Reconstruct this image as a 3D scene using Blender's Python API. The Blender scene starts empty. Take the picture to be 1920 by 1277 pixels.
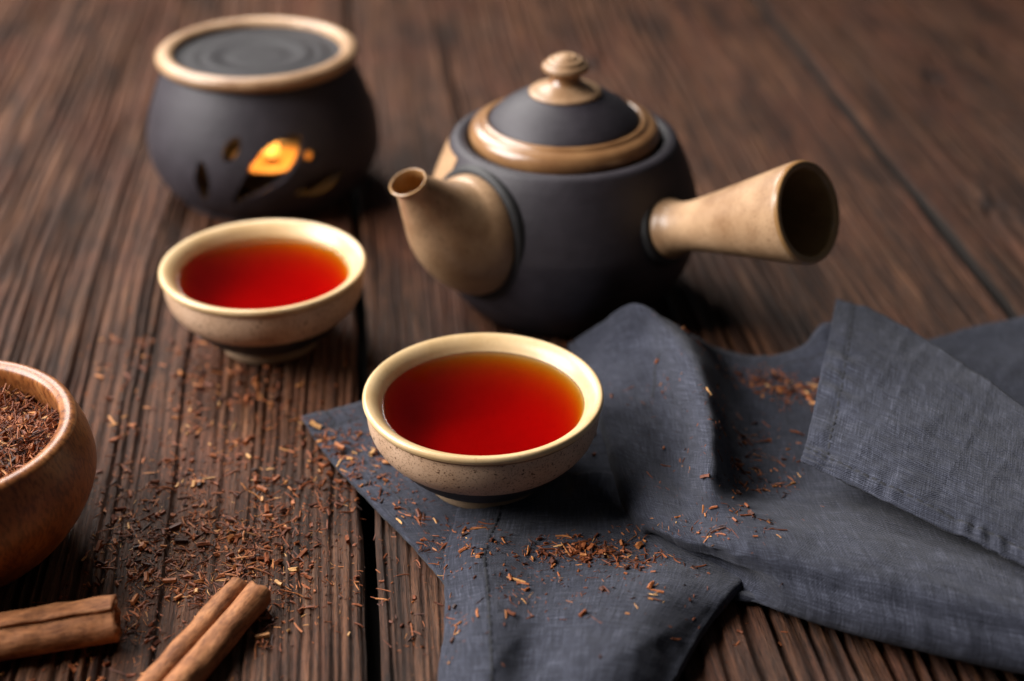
import bpy, bmesh, math, random
import numpy as np
from mathutils import Vector, Matrix, noise
from mathutils.bvhtree import BVHTree

R = math.radians
rnd = random.Random(7)
MM = 0.001
S = bpy.context.scene
COL = S.collection

# ------------------------------------------------------------------ camera, light, exposure
cam_d = bpy.data.cameras.new('camera')
cam = bpy.data.objects.new('camera', cam_d); COL.objects.link(cam)
cam.location = (0, -0.5, 0.30)
cam.rotation_euler = (R(90 - 29.9), 0, 0)
cam_d.sensor_width = 36; cam_d.lens = 2850 / 1920 * 36
cam_d.clip_start = 0.01; cam_d.clip_end = 20
cam_d.dof.use_dof = True
cam_d.dof.focus_distance = 0.476
cam_d.dof.aperture_fstop = 5.4
S.camera = cam

world = bpy.data.worlds.new('World'); S.world = world; world.use_nodes = True
world.node_tree.nodes['Background'].inputs[0].default_value = (0.80, 0.90, 1.0, 1)
world.node_tree.nodes['Background'].inputs[1].default_value = 0.032

def area(name, loc, target, size, size_y, power, color):
    d = bpy.data.lights.new(name, 'AREA'); d.shape = 'RECTANGLE'; d.size = size; d.size_y = size_y
    d.energy = power; d.color = color
    o = bpy.data.objects.new(name, d); COL.objects.link(o); o.location = loc
    o.rotation_euler = (Vector(target) - Vector(loc)).to_track_quat('-Z', 'Y').to_euler()
    return o
area('window_light', (-0.88, -0.05, 0.64), (0.0, 0.0, 0.0), 0.75, 0.75, 29.0, (1.0, 0.955, 0.93))
area('softbox_light', (-0.50, 0.74, 0.78), (0.0, 0.0, 0.0), 0.60, 0.60, 14.0, (1.0, 0.96, 0.92))

S.view_settings.view_transform = 'Standard'; S.view_settings.look = 'None'
S.view_settings.exposure = 0.12; S.view_settings.gamma = 1; S.view_settings.use_curve_mapping = False
S.cycles.max_bounces = 8; S.cycles.transparent_max_bounces = 12
S.cycles.use_denoising = True
S.cycles.caustics_reflective = False; S.cycles.caustics_refractive = False

# ------------------------------------------------------------------ helpers
def tag(o, label=None, cat=None, group=None, kind=None):
    if label: o['label'] = label
    if cat: o['category'] = cat
    if group: o['group'] = group
    if kind: o['kind'] = kind
    return o

def empty(name, loc=(0, 0, 0), rz=0.0):
    o = bpy.data.objects.new(name, None); COL.objects.link(o)
    o.location = loc; o.rotation_euler = (0, 0, rz); o.empty_display_size = 0.01
    return o

def mesh_data(name, verts, faces, mats, smooth=True, fmat=None, uv=None):
    me = bpy.data.meshes.new(name)
    me.from_pydata([tuple(map(float, v)) for v in verts], [], [tuple(map(int, f)) for f in faces])
    for m in (mats if isinstance(mats, (list, tuple)) else [mats]): me.materials.append(m)
    if fmat is not None: me.polygons.foreach_set('material_index', [int(i) for i in fmat])
    me.polygons.foreach_set('use_smooth', [smooth] * len(me.polygons))
    if uv is not None:
        l = me.uv_layers.new(name='UVMap')
        for lp in me.loops: l.data[lp.index].uv = uv[lp.vertex_index]
    me.update()
    return me

def obj(name, me, parent=None):
    o = bpy.data.objects.new(name, me); COL.objects.link(o)
    if parent is not None: o.parent = parent
    return o

def catmull(pts, n=6, closed=False):
    P = [np.array(p, float) for p in pts]; out = []
    for i in range(len(P) - 1):
        p1, p2 = P[i], P[i + 1]
        p0 = P[i - 1] if i > 0 else 2 * p1 - p2
        p3 = P[i + 2] if i + 2 < len(P) else 2 * p2 - p1
        for k in range(n):
            t = k / n
            out.append(0.5 * ((2 * p1) + (-p0 + p2) * t + (2 * p0 - 5 * p1 + 4 * p2 - p3) * t * t + (-p0 + 3 * p1 - 3 * p2 + p3) * t ** 3))
    out.append(P[-1])
    return np.array(out)

def lathe(name, prof, mat, parent=None, seg=96, a0=0.0, a1=360.0, smooth_n=5, wob=0.0):
    """revolve a list of (r, z) in mm; the angle is 0 towards -Y and grows towards +X"""
    P = catmull(prof, smooth_n) if smooth_n else np.array(prof, float)
    full = abs(a1 - a0) >= 359.9
    n = seg if full else max(4, int(seg * abs(a1 - a0) / 360)) + 1
    V = []
    for j in range(n):
        a = R(a0 + (a1 - a0) * j / (seg if full else n - 1))
        for r, z in P:
            r = max(r, 0.0)
            w = 1 + wob * (math.sin(a * 2 + 1) + 0.6 * math.sin(a * 3 + 2.2))
            V.append((r * w * math.sin(a) * MM, -r * w * math.cos(a) * MM, z * MM))
    m = len(P); F = []
    for j in range(n if full else n - 1):
        k = (j + 1) % n
        for i in range(m - 1): F.append((j * m + i, k * m + i, k * m + i + 1, j * m + i + 1))
    me = mesh_data(name, V, F, mat)
    bm = bmesh.new(); bm.from_mesh(me); bmesh.ops.remove_doubles(bm, verts=bm.verts, dist=1e-6)
    bmesh.ops.recalc_face_normals(bm, faces=bm.faces)
    bm.to_mesh(me); bm.free()
    return obj(name, me, parent)

def frames(path):
    path = [Vector(p) for p in path]; out = []; up = Vector((0, 0, 1))
    for i, p in enumerate(path):
        t = (path[min(i + 1, len(path) - 1)] - path[max(i - 1, 0)]).normalized()
        x = t.cross(up).normalized(); y = x.cross(t).normalized()
        out.append((p, t, x, y))
    return out

def sweep(name, rings, mat, parent=None, seg=48, closed_ends=False):
    """rings: list of (centre, x axis, y axis, rx, ry) -> tube"""
    V = []; F = []
    for c, x, y, rx, ry in rings:
        for j in range(seg):
            a = 2 * math.pi * j / seg
            V.append(c + x * (rx * math.cos(a)) + y * (ry * math.sin(a)))
    for i in range(len(rings) - 1):
        for j in range(seg):
            k = (j + 1) % seg
            F.append((i * seg + j, i * seg + k, (i + 1) * seg + k, (i + 1) * seg + j))
    if closed_ends:
        F.append(tuple(range(seg))[::-1]); F.append(tuple((len(rings) - 1) * seg + j for j in range(seg)))
    me = mesh_data(name, V, F, mat)
    bm = bmesh.new(); bm.from_mesh(me); bmesh.ops.recalc_face_normals(bm, faces=bm.faces); bm.to_mesh(me); bm.free()
    return obj(name, me, parent)

# ------------------------------------------------------------------ materials
class NT:
    def __init__(s, name):
        s.m = bpy.data.materials.new(name); s.m.use_nodes = True
        s.t = s.m.node_tree; s.b = s.t.nodes['Principled BSDF']; s.out = s.t.nodes['Material Output']
    def n(s, typ, **kw):
        nd = s.t.nodes.new(typ)
        for k, v in kw.items():
            if k.startswith('i_'):
                key = k[2:]; key = int(key) if key.isdigit() else key.replace('_', ' ')
                nd.inputs[key].default_value = v
            else: setattr(nd, k, v)
        return nd
    def l(s, a, b): s.t.links.new(a, b)
    def coord(s, kind='Object', scale=(1, 1, 1), loc=(0, 0, 0), rot=(0, 0, 0)):
        c = s.n('ShaderNodeTexCoord'); mp = s.n('ShaderNodeMapping')
        mp.inputs['Scale'].default_value = scale; mp.inputs['Location'].default_value = loc; mp.inputs['Rotation'].default_value = rot
        s.l(c.outputs[kind], mp.inputs['Vector']); return mp.outputs[0]
    def noise(s, vec, scale, detail=4, rough=0.55, dist=0.0):
        nd = s.n('ShaderNodeTexNoise'); nd.inputs['Scale'].default_value = scale; nd.inputs['Detail'].default_value = detail
        nd.inputs['Roughness'].default_value = rough; nd.inputs['Distortion'].default_value = dist
        s.l(vec, nd.inputs['Vector']); return nd.outputs['Fac']
    def ramp(s, fac, stops):
        r = s.n('ShaderNodeValToRGB'); e = r.color_ramp.elements
        while len(e) < len(stops): e.new(0.5)
        for el, (p, c) in zip(e, stops): el.position = p; el.color = (*c, 1) if len(c) == 3 else c
        s.l(fac, r.inputs[0]); return r.outputs[0]
    def mix(s, a, b, fac, mode='MIX'):
        m = s.n('ShaderNodeMix', data_type='RGBA', blend_type=mode)
        for v, k in ((a, 6), (b, 7)):
            if isinstance(v, tuple): m.inputs[k].default_value = (*v, 1)
            else: s.l(v, m.inputs[k])
        if isinstance(fac, (int, float)): m.inputs[0].default_value = fac
        else: s.l(fac, m.inputs[0])
        return m.outputs[2]
    def math(s, op, a, b=None):
        m = s.n('ShaderNodeMath', operation=op)
        for i, v in enumerate((a, b)):
            if v is None: continue
            if isinstance(v, (int, float)): m.inputs[i].default_value = v
            else: s.l(v, m.inputs[i])
        return m.outputs[0]
    def bump(s, h, strength, dist, prev=None):
        b = s.n('ShaderNodeBump'); b.inputs['Strength'].default_value = strength; b.inputs['Distance'].default_value = dist
        s.l(h, b.inputs['Height'])
        if prev is not None: s.l(prev, b.inputs['Normal'])
        return b.outputs[0]
    def set(s, **kw):
        for k, v in kw.items():
            key = {'color': 'Base Color', 'rough': 'Roughness', 'normal': 'Normal', 'spec': 'Specular IOR Level', 'sheen': 'Sheen Weight',
                   'sheen_rough': 'Sheen Roughness', 'coat': 'Coat Weight', 'coat_rough': 'Coat Roughness', 'metal': 'Metallic', 'sss': 'Subsurface Weight'}[k]
            if isinstance(v, tuple): s.b.inputs[key].default_value = (*v, 1)
            elif isinstance(v, (int, float)): s.b.inputs[key].default_value = v
            else: s.l(v, s.b.inputs[key])
        return s.m

def wood_plank(name, seed, tint=1.0, pink=0.0, knots=()):
    t = NT(name); k = tint
    streak = t.noise(t.coord('Object', (1, 0.05, 1), (seed * 3.1, seed * 1.7, 0)), 240, 6, 0.66, 0.9)
    fine = t.noise(t.coord('Object', (1, 0.035, 1), (seed, 5, 0)), 1100, 5, 0.7, 0.5)
    pore = t.noise(t.coord('Object', (1, 0.10, 1), (seed, 2, 0)), 2600, 3, 0.6)
    mid = t.noise(t.coord('Object', (1, 0.10, 1), (seed, 9, 0)), 70, 5, 0.62, 1.2)
    big = t.noise(t.coord('Object', (9, 3.2, 1), (seed * 2.0, seed, 0)), 2.0, 5, 0.6)
    red = t.noise(t.coord('Object', (9, 4.0, 1), (seed * 5.0, seed * 3, 0)), 2.4, 5, 0.62)
    dk = t.noise(t.coord('Object', (12, 3.4, 1), (seed * 7.0, seed * 2, 0)), 2.8, 6, 0.68)
    c1 = t.ramp(streak, [(0.32, (.010 * k, .0046 * k, .0028 * k)), (0.44, (.052 * k, .0205 * k, .0090 * k)), (0.56, (.112 * k, .047 * k, .0205 * k)), (0.70, (.25 * k, .122 * k, .062 * k))])
    c2 = t.ramp(mid, [(0.32, (.018 * k, .0085 * k, .0056 * k)), (0.5, (.084 * k, .033 * k, .0160 * k)), (0.70, ((.155 + pink) * k, (.076 + pink * .3) * k, (.047 + pink * .3) * k))])
    c = t.mix(c1, c2, 0.42)
    c = t.mix(c, (.100 * k, .062 * k, .046 * k), t.ramp(big, [(0.52, (0, 0, 0)), (0.78, (.4, .4, .4))]))
    c = t.mix(c, (.105 * k, .034 * k, .017 * k), t.ramp(red, [(0.46, (0, 0, 0)), (0.66, (.6, .6, .6))]))
    c = t.mix(c, t.ramp(dk, [(0.36, (.36, .34, .34)), (0.50, (1, 1, 1)), (0.7, (1.2, 1.2, 1.2))]), 0.9, 'MULTIPLY')
    c = t.mix(c, t.ramp(fine, [(0.36, (.24, .22, .21)), (0.50, (.95, .95, .95)), (0.72, (1.6, 1.5, 1.4))]), 0.8, 'MULTIPLY')
    c = t.mix(c, t.ramp(pore, [(0.36, (.35, .33, .32)), (0.48, (1, 1, 1)), (0.75, (1.25, 1.2, 1.15))]), 0.75, 'MULTIPLY')
    for kx, ky, kr, ka in knots:
        wob = t.noise(t.coord('Object', (1, .5, 1)), 90, 4, 0.6)
        mp = t.coord('Object', (1 / (kr * MM), 1 / (kr * 1.7 * MM), 0), (-kx / kr, -ky / (kr * 1.7), 0))
        ln = t.n('ShaderNodeVectorMath', operation='LENGTH'); t.l(mp, ln.inputs[0])
        dd = t.math('ADD', ln.outputs['Value'], t.math('MULTIPLY', wob, 0.9))
        c = t.mix(c, (.014, .0062, .0042), t.ramp(t.math('MULTIPLY', dd, 0.5), [(0.40, (.9, .9, .9)), (0.62, (0, 0, 0))]))
    h = t.math('ADD', t.math('MULTIPLY', streak, 1.0), t.math('ADD', t.math('MULTIPLY', fine, 0.8), t.math('MULTIPLY', pore, 0.35)))
    nb = t.bump(h, 1.0, 0.0010)
    rg = t.ramp(streak, [(0.3, (.72, .72, .72)), (0.7, (.44, .44, .44))])
    return t.set(color=c, normal=nb, rough=rg, spec=0.23)

def clay(name, base=(.0265, .0222, .0280)):
    t = NT(name); v = t.coord()
    a = t.noise(v, 45, 5, 0.6); b = t.noise(v, 1500, 3, 0.6); d = t.noise(v, 260, 3, 0.5)
    c = t.mix(tuple(x * .82 for x in base), tuple(x * 1.22 for x in base), a)
    rings = t.noise(t.coord('Object', (.06, .06, 1), (3, 3, 0)), 420, 3, 0.6)
    sm = t.noise(v, 90, 6, 0.7); grit = t.noise(v, 2200, 2, 0.5)
    c = t.mix(c, t.ramp(sm, [(0.35, (.82, .80, .80)), (0.65, (1.2, 1.18, 1.18))]), 0.8, 'MULTIPLY')
    c = t.mix(c, tuple(x * 2.6 for x in base), t.ramp(grit, [(0.68, (0, 0, 0)), (0.76, (.6, .6, .6))]))
    nb = t.bump(t.math('ADD', b, t.math('MULTIPLY', d, 0.8)), 0.3, 0.0004)
    nb = t.bump(rings, 0.25, 0.0006, nb)
    return t.set(color=c, rough=t.ramp(a, [(0.3, (.50, .50, .50)), (0.7, (.60, .60, .60))]), normal=nb, spec=0.42)

def glaze(name, base, dark, rough=0.32, speck=0.5, coat=0.25, speck_col=(.10, .045, .018)):
    t = NT(name); v = t.coord()
    a = t.noise(v, 60, 5, 0.6); f = t.noise(v, 800, 2, 0.5); f2 = t.noise(v, 1700, 2, 0.5)
    c = t.mix(base, dark, t.ramp(a, [(0.38, (0, 0, 0)), (0.72, (1, 1, 1))]))
    s1 = t.ramp(f, [(0.62, (0, 0, 0)), (0.70, (speck, speck, speck))])
    s2 = t.ramp(f2, [(0.55, (0, 0, 0)), (0.70, (speck * .7, speck * .7, speck * .7))])
    c = t.mix(c, speck_col, s1); c = t.mix(c, speck_col, s2)
    nb = t.bump(t.math('ADD', a, t.math('MULTIPLY', f, 0.25)), 0.12, 0.0005)
    return t.set(color=c, rough=rough, normal=nb, coat=coat, coat_rough=0.18, spec=0.45)

M = {}
M['clay'] = clay('dark_clay')
M['clay_plate'] = clay('dark_clay_plate', (.016, .0145, .0165)); M['clay_plate'].node_tree.nodes['Principled BSDF'].inputs['Specular IOR Level'].default_value = 0.2
M['clay_band'] = clay('black_clay', (.012, .0115, .012))
M['tan'] = glaze('tan_glaze', (.45, .285, .160), (.235, .125, .058), 0.40, 0.5, 0.15)
M['tan_cup'] = glaze('speckled_tan_glaze', (.60, .41, .275), (.47, .295, .18), 0.45, 1.0, 0.08)
M['cream'] = glaze('cream_glaze', (.69, .495, .265), (.58, .385, .18), 0.34, 0.25, 0.18, (.40, .22, .08))
M['cream_wet'] = glaze('cream_glaze_wet', (.78, .56, .285), (.70, .47, .215), 0.6, 0.12, 0.0, (.40, .22, .08)); M['cream_wet'].node_tree.nodes['Principled BSDF'].inputs['Specular IOR Level'].default_value = 0.05
M['brown_glaze'] = glaze('brown_glaze', (.29, .150, .062), (.18, .080, .030), 0.30, 0.2, 0.5)
M['mouth'] = glaze('amber_glaze', (.40, .22, .085), (.26, .125, .042), 0.30, 0.2, 0.4)
M['lip_brown'] = glaze('lip_brown_glaze', (.30, .155, .055), (.20, .095, .032), 0.3, 0.2, 0.4)
M['foot'] = glaze('foot_clay', (.30, .205, .125), (.20, .13, .075), 0.7, 0.4, 0.0)

def tea_liquid():
    t = NT('red_tea'); nt = t.t
    nt.nodes.remove(t.b)
    tr = t.n('ShaderNodeBsdfTransparent'); gl = t.n('ShaderNodeBsdfGlossy'); gl.inputs['Roughness'].default_value = 0.015
    fr = t.n('ShaderNodeFresnel'); fr.inputs['IOR'].default_value = 1.33
    mx = t.n('ShaderNodeMixShader'); t.l(fr.outputs[0], mx.inputs[0]); t.l(tr.outputs[0], mx.inputs[1]); t.l(gl.outputs[0], mx.inputs[2])
    t.l(mx.outputs[0], t.out.inputs['Surface'])
    ab = t.n('ShaderNodeVolumeAbsorption'); ab.inputs['Color'].default_value = (1 - 10 / 500, 1 - 130 / 500, 0.0, 1); ab.inputs['Density'].default_value = 500
    t.l(ab.outputs[0], t.out.inputs['Volume'])
    return t.m
M['tea'] = tea_liquid()

def linen(name, k=1.0):
    t = NT(name)
    uv = t.coord('UV', (1, 1, 1))
    w1 = t.n('ShaderNodeTexWave', wave_type='BANDS', bands_direction='DIAGONAL'); w1.inputs['Scale'].default_value = 720; w1.inputs['Distortion'].default_value = 4.0; w1.inputs['Detail'].default_value = 2; w1.inputs['Detail Scale'].default_value = 1.2
    t.l(uv, w1.inputs['Vector'])
    tx = t.noise(t.coord('UV', (1, .06, 1)), 1900, 3, 0.6); ty = t.noise(t.coord('UV', (.06, 1, 1), (3, 3, 0)), 1900, 3, 0.6)
    big = t.noise(uv, 55, 5, 0.65); fz = t.noise(uv, 900, 3, 0.7)
    th = t.math('ADD', t.math('MULTIPLY', tx, 0.5), t.math('MULTIPLY', ty, 0.5))
    c = t.ramp(th, [(0.34, (.017 * k, .0188 * k, .027 * k)), (0.52, (.037 * k, .0405 * k, .058 * k)), (0.70, (.110 * k, .118 * k, .158 * k))])
    c = t.mix(c, t.ramp(big, [(0.3, (.62, .62, .64)), (0.5, (.95, .95, .95)), (0.75, (1.35, 1.35, 1.35))]), 0.45, 'MULTIPLY')
    c = t.mix(c, t.ramp(w1.outputs['Fac'], [(0.1, (.80, .80, .82)), (0.7, (1.06, 1.06, 1.06))]), 0.6, 'MULTIPLY')
    h = t.math('ADD', t.math('MULTIPLY', w1.outputs['Fac'], 0.35), t.math('ADD', t.math('MULTIPLY', th, 1.7), t.math('MULTIPLY', fz, 0.5)))
    nb = t.bump(h, 0.75, 0.00055)
    nb = t.bump(big, 0.35, 0.0016, nb)
    return t.set(color=c, rough=0.92, normal=nb, sheen=0.10, sheen_rough=0.5, spec=0.15)
M['linen'] = linen('blue_grey_linen')
def plain(name, col, rough=0.6, **kw):
    t = NT(name); a = t.noise(t.coord(), 400, 4, 0.6)
    c = t.mix(tuple(x * .75 for x in col), tuple(min(1, x * 1.25) for x in col), a)
    return t.set(color=c, rough=rough, **kw)
M['thread'] = plain('dark_thread', (.016, .017, .022), 0.9)
M['under'] = plain('table_underside', (.012, .008, .006), 0.9)
M['edge'] = plain('dark_plank_edge', (.010, .006, .004), 0.95)  # near-black side walls, make the gaps between planks read as dark lines
M['wax'] = plain('candle_wax', (.52, .31, .13), 0.5)
M['tin'] = plain('candle_tin', (.25, .25, .26), 0.35, metal=0.8)
M['wick'] = plain('burnt_wick', (.02, .016, .014), 0.9)

def flame():
    t = NT('flame'); t.b.inputs['Base Color'].default_value = (1, .5, .1, 1)
    t.b.inputs['Emission Color'].default_value = (1, .42, .07, 1); t.b.inputs['Emission Strength'].default_value = 2.6
    return t.m
M['flame'] = flame()

def bowl_wood():
    t = NT('bowl_wood')
    v = t.coord('Object', (1, 1, 2.2), (0, 0, 0), (0.35, 0.25, 0.2))
    g = t.noise(t.coord('Object', (1, 1, .12), (2, 1, 0), (1.1, .5, .2)), 95, 5, 0.6, 1.2)
    p = t.noise(t.coord('Object', (1, 1, .35), (0, 0, 0), (1.1, .5, .2)), 900, 3, 0.6)
    c = t.ramp(g, [(0.3, (.15, .046, .012)), (0.5, (.29, .100, .026)), (0.72, (.42, .175, .055))])
    c = t.mix(c, t.ramp(p, [(0.40, (.42, .36, .34)), (0.52, (1, 1, 1))]), 0.8, 'MULTIPLY')
    return t.set(color=c, rough=0.40, normal=t.bump(p, 0.15, 0.0003), coat=0.15, coat_rough=0.25)
M['bowl_wood'] = bowl_wood()

def bark():
    t = NT('cinnamon_bark')
    g = t.noise(t.coord('Object', (1, .09, 1), (1, 0, 0)), 420, 5, 0.65, 0.5)
    s = t.noise(t.coord('Object', (1, .5, 1), (4, 1, 0)), 130, 4, 0.6, 0.5)
    f = t.noise(t.coord('Object', (1, .4, 1), (7, 2, 0)), 900, 4, 0.65)
    c = t.ramp(g, [(0.26, (.19, .068, .025)), (0.5, (.34, .138, .053)), (0.74, (.44, .205, .088))])
    c = t.mix(c, t.ramp(s, [(0.3, (.50, .42, .38)), (0.52, (1, 1, 1)), (0.75, (1.25, 1.2, 1.12))]), 0.9, 'MULTIPLY')
    c = t.mix(c, t.ramp(f, [(0.34, (.45, .40, .38)), (0.52, (1, 1, 1)), (0.75, (1.3, 1.25, 1.2))]), 0.75, 'MULTIPLY')
    return t.set(color=c, rough=0.68, normal=t.bump(t.math('ADD', t.math('ADD', g, s), f), 0.4, 0.0006), spec=0.3)
M['bark'] = bark()

def twig_mat(name, src):
    t = NT(name)
    if src == 'obj': f = t.n('ShaderNodeObjectInfo').outputs['Random']
    else:
        a = t.n('ShaderNodeAttribute', attribute_name='tone'); f = a.outputs['Fac']
    c = t.ramp(f, [(0.0, (.035, .013, .008)), (0.2, (.095, .026, .011)), (0.45, (.23, .064, .020)), (0.68, (.36, .115, .034)), (0.86, (.50, .21, .065)), (1.0, (.66, .38, .15))])
    g = t.noise(t.coord('Object'), 1300, 3, 0.6)
    c = t.mix(c, t.ramp(g, [(0.3, (.6, .55, .52)), (0.7, (1.25, 1.2, 1.15))]), 0.8, 'MULTIPLY')
    return t.set(color=c, rough=0.6, spec=0.35, normal=t.bump(g, 0.4, 0.0003))
M['twig'] = twig_mat('rooibos_twig', 'obj'); M['twig_bulk'] = twig_mat('rooibos_bulk', 'attr')

NAPKIN = {
 'base_layer': [
  [(-75.5,-40.6,3.2),(-53.0,-25.7,2.0),(-26.1,-11.4,2.0),(4.1,1.2,2.0),(35.2,9.3,2.0)],
  [(-62.2,-66.0,2.6),(-37.6,-53.9,2.0),(-11.5,-43.6,2.0),(17.5,-33.0,2.0),(47.1,-25.7,2.0)],
  [(-46.1,-91.8,3.0),(-21.5,-82.8,2.0),(3.6,-73.5,2.0),(31.2,-67.1,2.0),(55.7,-60.6,2.0)],
  [(-31.7,-113.1,2.4),(-10.3,-107.8,2.0),(13.9,-100.7,2.0),(40.3,-94.9,2.0),(63.8,-88.9,2.0)],
  [(-17.9,-137.1,2.6),(0.0,-132.0,2.0),(21.6,-125.5,2.0),(45.3,-120.2,2.0),(65.7,-117.5,2.0)],
 ],
 'front_flap': [
  [(-15.8,-79.1,2.6),(-6.3,-77.8,2.8),(10.9,-74.7,2.8),(29.1,-73.1,2.8),(46.0,-77.8,2.8),(60.4,-87.0,2.8)],
  [(-17.7,-100.6,3.0),(-7.8,-100.6,4.5),(10.4,-98.5,3.6),(27.9,-96.5,3.2),(44.8,-103.7,3.2),(63.6,-113.3,3.0)],
  [(-20.0,-122.7,4.0),(-9.9,-125.4,9.0),(8.3,-122.1,6.0),(28.4,-120.1,4.5),(50.0,-121.3,5.0),(71.2,-128.0,4.0)],
  [(-18.3,-142.5,5.0),(-8.7,-147.6,12.0),(8.0,-141.9,9.0),(25.6,-140.6,9.0),(46.1,-143.9,11.0),(62.5,-142.5,5.0)],
  [(-18.9,-161.2,5.0),(-7.9,-167.7,13.0),(6.2,-161.2,9.0),(21.3,-164.0,13.0),(37.2,-165.2,14.0),(52.3,-161.2,5.0)],
  [(-19.2,-181.2,5.0),(-7.0,-187.1,12.0),(4.4,-182.3,8.0),(17.5,-186.0,13.0),(29.9,-185.6,13.0),(42.5,-181.2,5.0)],
  [(-18.9,-200.6,4.0),(-7.1,-203.7,8.0),(2.8,-201.7,7.0),(14.2,-202.7,8.0),(22.6,-202.7,8.0),(31.4,-200.6,4.0)],
 ],
 'ridge_fold': [
  [(23.2,11.6,5.0),(34.1,5.4,17.0),(45.3,-6.5,32.0),(59.2,-12.5,27.0),(77.4,2.2,9.0),(95.2,2.6,4.0),(110.2,1.4,9.0),(119.2,0.9,20.0),(139.7,0.2,12.0)],
  [(27.9,-4.0,7.0),(37.3,-10.9,15.0),(49.2,-17.3,23.0),(63.5,-40.9,30.5),(79.9,-15.6,6.0),(97.3,-17.5,3.4),(114.3,-16.9,3.5),(134.2,-21.5,4.0),(161.8,-21.5,4.0)],
  [(32.0,-32.0,11.0),(41.2,-42.8,15.0),(53.8,-48.7,16.0),(65.0,-72.1,29.5),(79.1,-46.1,7.0),(97.4,-43.0,3.4),(116.2,-44.0,3.4),(136.8,-45.8,3.4),(168.2,-49.2,3.4)],
  [(35.1,-58.9,12.0),(43.5,-68.0,14.0),(55.1,-71.1,13.5),(64.0,-94.5,27.5),(76.7,-73.3,8.0),(95.2,-68.2,4.5),(115.3,-68.4,4.0),(138.0,-73.2,4.0),(172.5,-79.5,4.0)],
  [(37.5,-84.7,12.0),(45.3,-92.4,13.5),(54.8,-93.9,12.0),(62.2,-111.9,24.0),(76.0,-95.9,10.5),(94.3,-93.6,8.0),(115.4,-93.4,7.0),(137.9,-101.7,7.0),(171.5,-115.8,7.0)],
  [(40.3,-102.1,10.5),(47.2,-110.0,14.0),(56.8,-114.2,15.0),(66.3,-121.4,19.5),(79.6,-122.2,18.5),(95.0,-124.2,17.5),(113.5,-129.5,17.5),(134.2,-137.4,17.5),(163.3,-151.1,17.5)],
  [(42.9,-110.1,8.0),(50.1,-120.3,12.5),(58.7,-127.6,15.0),(68.6,-136.8,19.5),(82.1,-141.7,20.5),(96.6,-148.4,21.0),(113.8,-154.7,21.0),(131.9,-161.9,21.0),(159.0,-171.8,21.0)],
  [(45.1,-109.8,5.0),(51.2,-117.9,7.0),(60.4,-127.6,9.5),(70.1,-138.4,13.5),(83.0,-146.8,15.0),(97.2,-154.7,15.5),(114.0,-162.4,16.0),(131.9,-169.3,16.0),(159.4,-178.2,16.0)],
 ],
 'corner_flap': [
  [(119.9,-5.4,33.0),(132.0,-14.9,33.5),(145.7,-31.8,32.0),(157.9,-51.2,31.0),(169.4,-75.2,30.0),(182.5,-100.4,29.0)],
  [(112.2,-32.8,31.0),(124.2,-44.9,32.0),(136.8,-62.5,31.5),(148.2,-81.7,31.0),(160.8,-101.9,30.0),(174.5,-124.8,29.0)],
  [(104.6,-58.6,27.0),(116.0,-73.7,29.0),(128.1,-90.4,29.5),(140.4,-106.3,29.0),(153.3,-122.7,28.5),(168.1,-144.6,28.0)],
  [(97.6,-81.4,22.5),(108.6,-96.0,25.0),(121.0,-112.2,27.0),(134.3,-125.5,26.5),(148.5,-138.1,26.0),(164.7,-156.8,25.0)],
  [(93.9,-91.9,19.5),(105.6,-105.1,21.0),(118.2,-120.0,22.5),(131.9,-133.6,23.0),(146.5,-146.9,23.0),(163.1,-162.7,23.0)],
 ],
 'back_layer': [
  [(143.7,4.3,3.0),(167.3,17.5,4.0),(188.1,25.1,5.0),(207.3,33.0,5.0),(239.9,47.4,5.0)],
  [(141.0,-8.4,3.0),(164.6,-2.2,4.0),(184.8,5.0,4.5),(204.8,10.3,5.0),(235.2,20.8,5.0)],
  [(140.9,-27.3,3.0),(162.8,-25.2,4.0),(181.2,-22.3,4.5),(200.4,-17.4,5.0),(229.5,-7.8,5.0)],
  [(140.8,-45.2,3.0),(160.9,-48.6,3.0),(176.9,-52.0,3.0),(195.7,-52.0,3.0),(222.7,-45.2,3.0)],
 ],
}
HOLES = [[(-10.0,13.5),(-3.0,25.0),(3.0,34.0),(11.0,41.0),(22.0,44.5),(27.0,43.0),(27.0,37.5),(22.0,30.5),(15.0,24.5),(4.0,19.5)],[(-11.0,35.0),(-11.0,40.5),(-7.0,44.5),(-3.0,45.0),(-3.0,40.0),(-7.0,35.0)],[(-24.0,33.5),(-21.0,32.5),(-19.0,24.0),(-23.0,15.0),(-26.0,16.5),(-27.0,25.0)],[(28.0,34.0),(29.0,37.0),(33.0,37.0),(35.0,34.0),(32.0,31.5)],[(22.0,17.5),(29.0,22.5),(39.0,25.0),(49.0,24.0),(45.0,19.0),(35.0,15.5)]]


# ------------------------------------------------------------------ table of planks
def vnoise(x, y, seed):
    """smooth 2-D value noise, arrays in cells"""
    def hsh(i, j):
        h = np.sin(i * 127.1 + j * 311.7 + seed * 74.7) * 43758.5453
        return h - np.floor(h)
    i = np.floor(x); j = np.floor(y); fx = x - i; fy = y - j
    fx = fx * fx * (3 - 2 * fx); fy = fy * fy * (3 - 2 * fy)
    return (hsh(i, j) * (1 - fx) + hsh(i + 1, j) * fx) * (1 - fy) + (hsh(i, j + 1) * (1 - fx) + hsh(i + 1, j + 1) * fx) * fy

TABLE = empty('wooden_table', (-39.7 * MM, -172.9 * MM, 0), R(6.05))
tag(TABLE, 'dark brown weathered plank table top with deep brushed grain', 'table')
BVH_SRC = []

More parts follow.
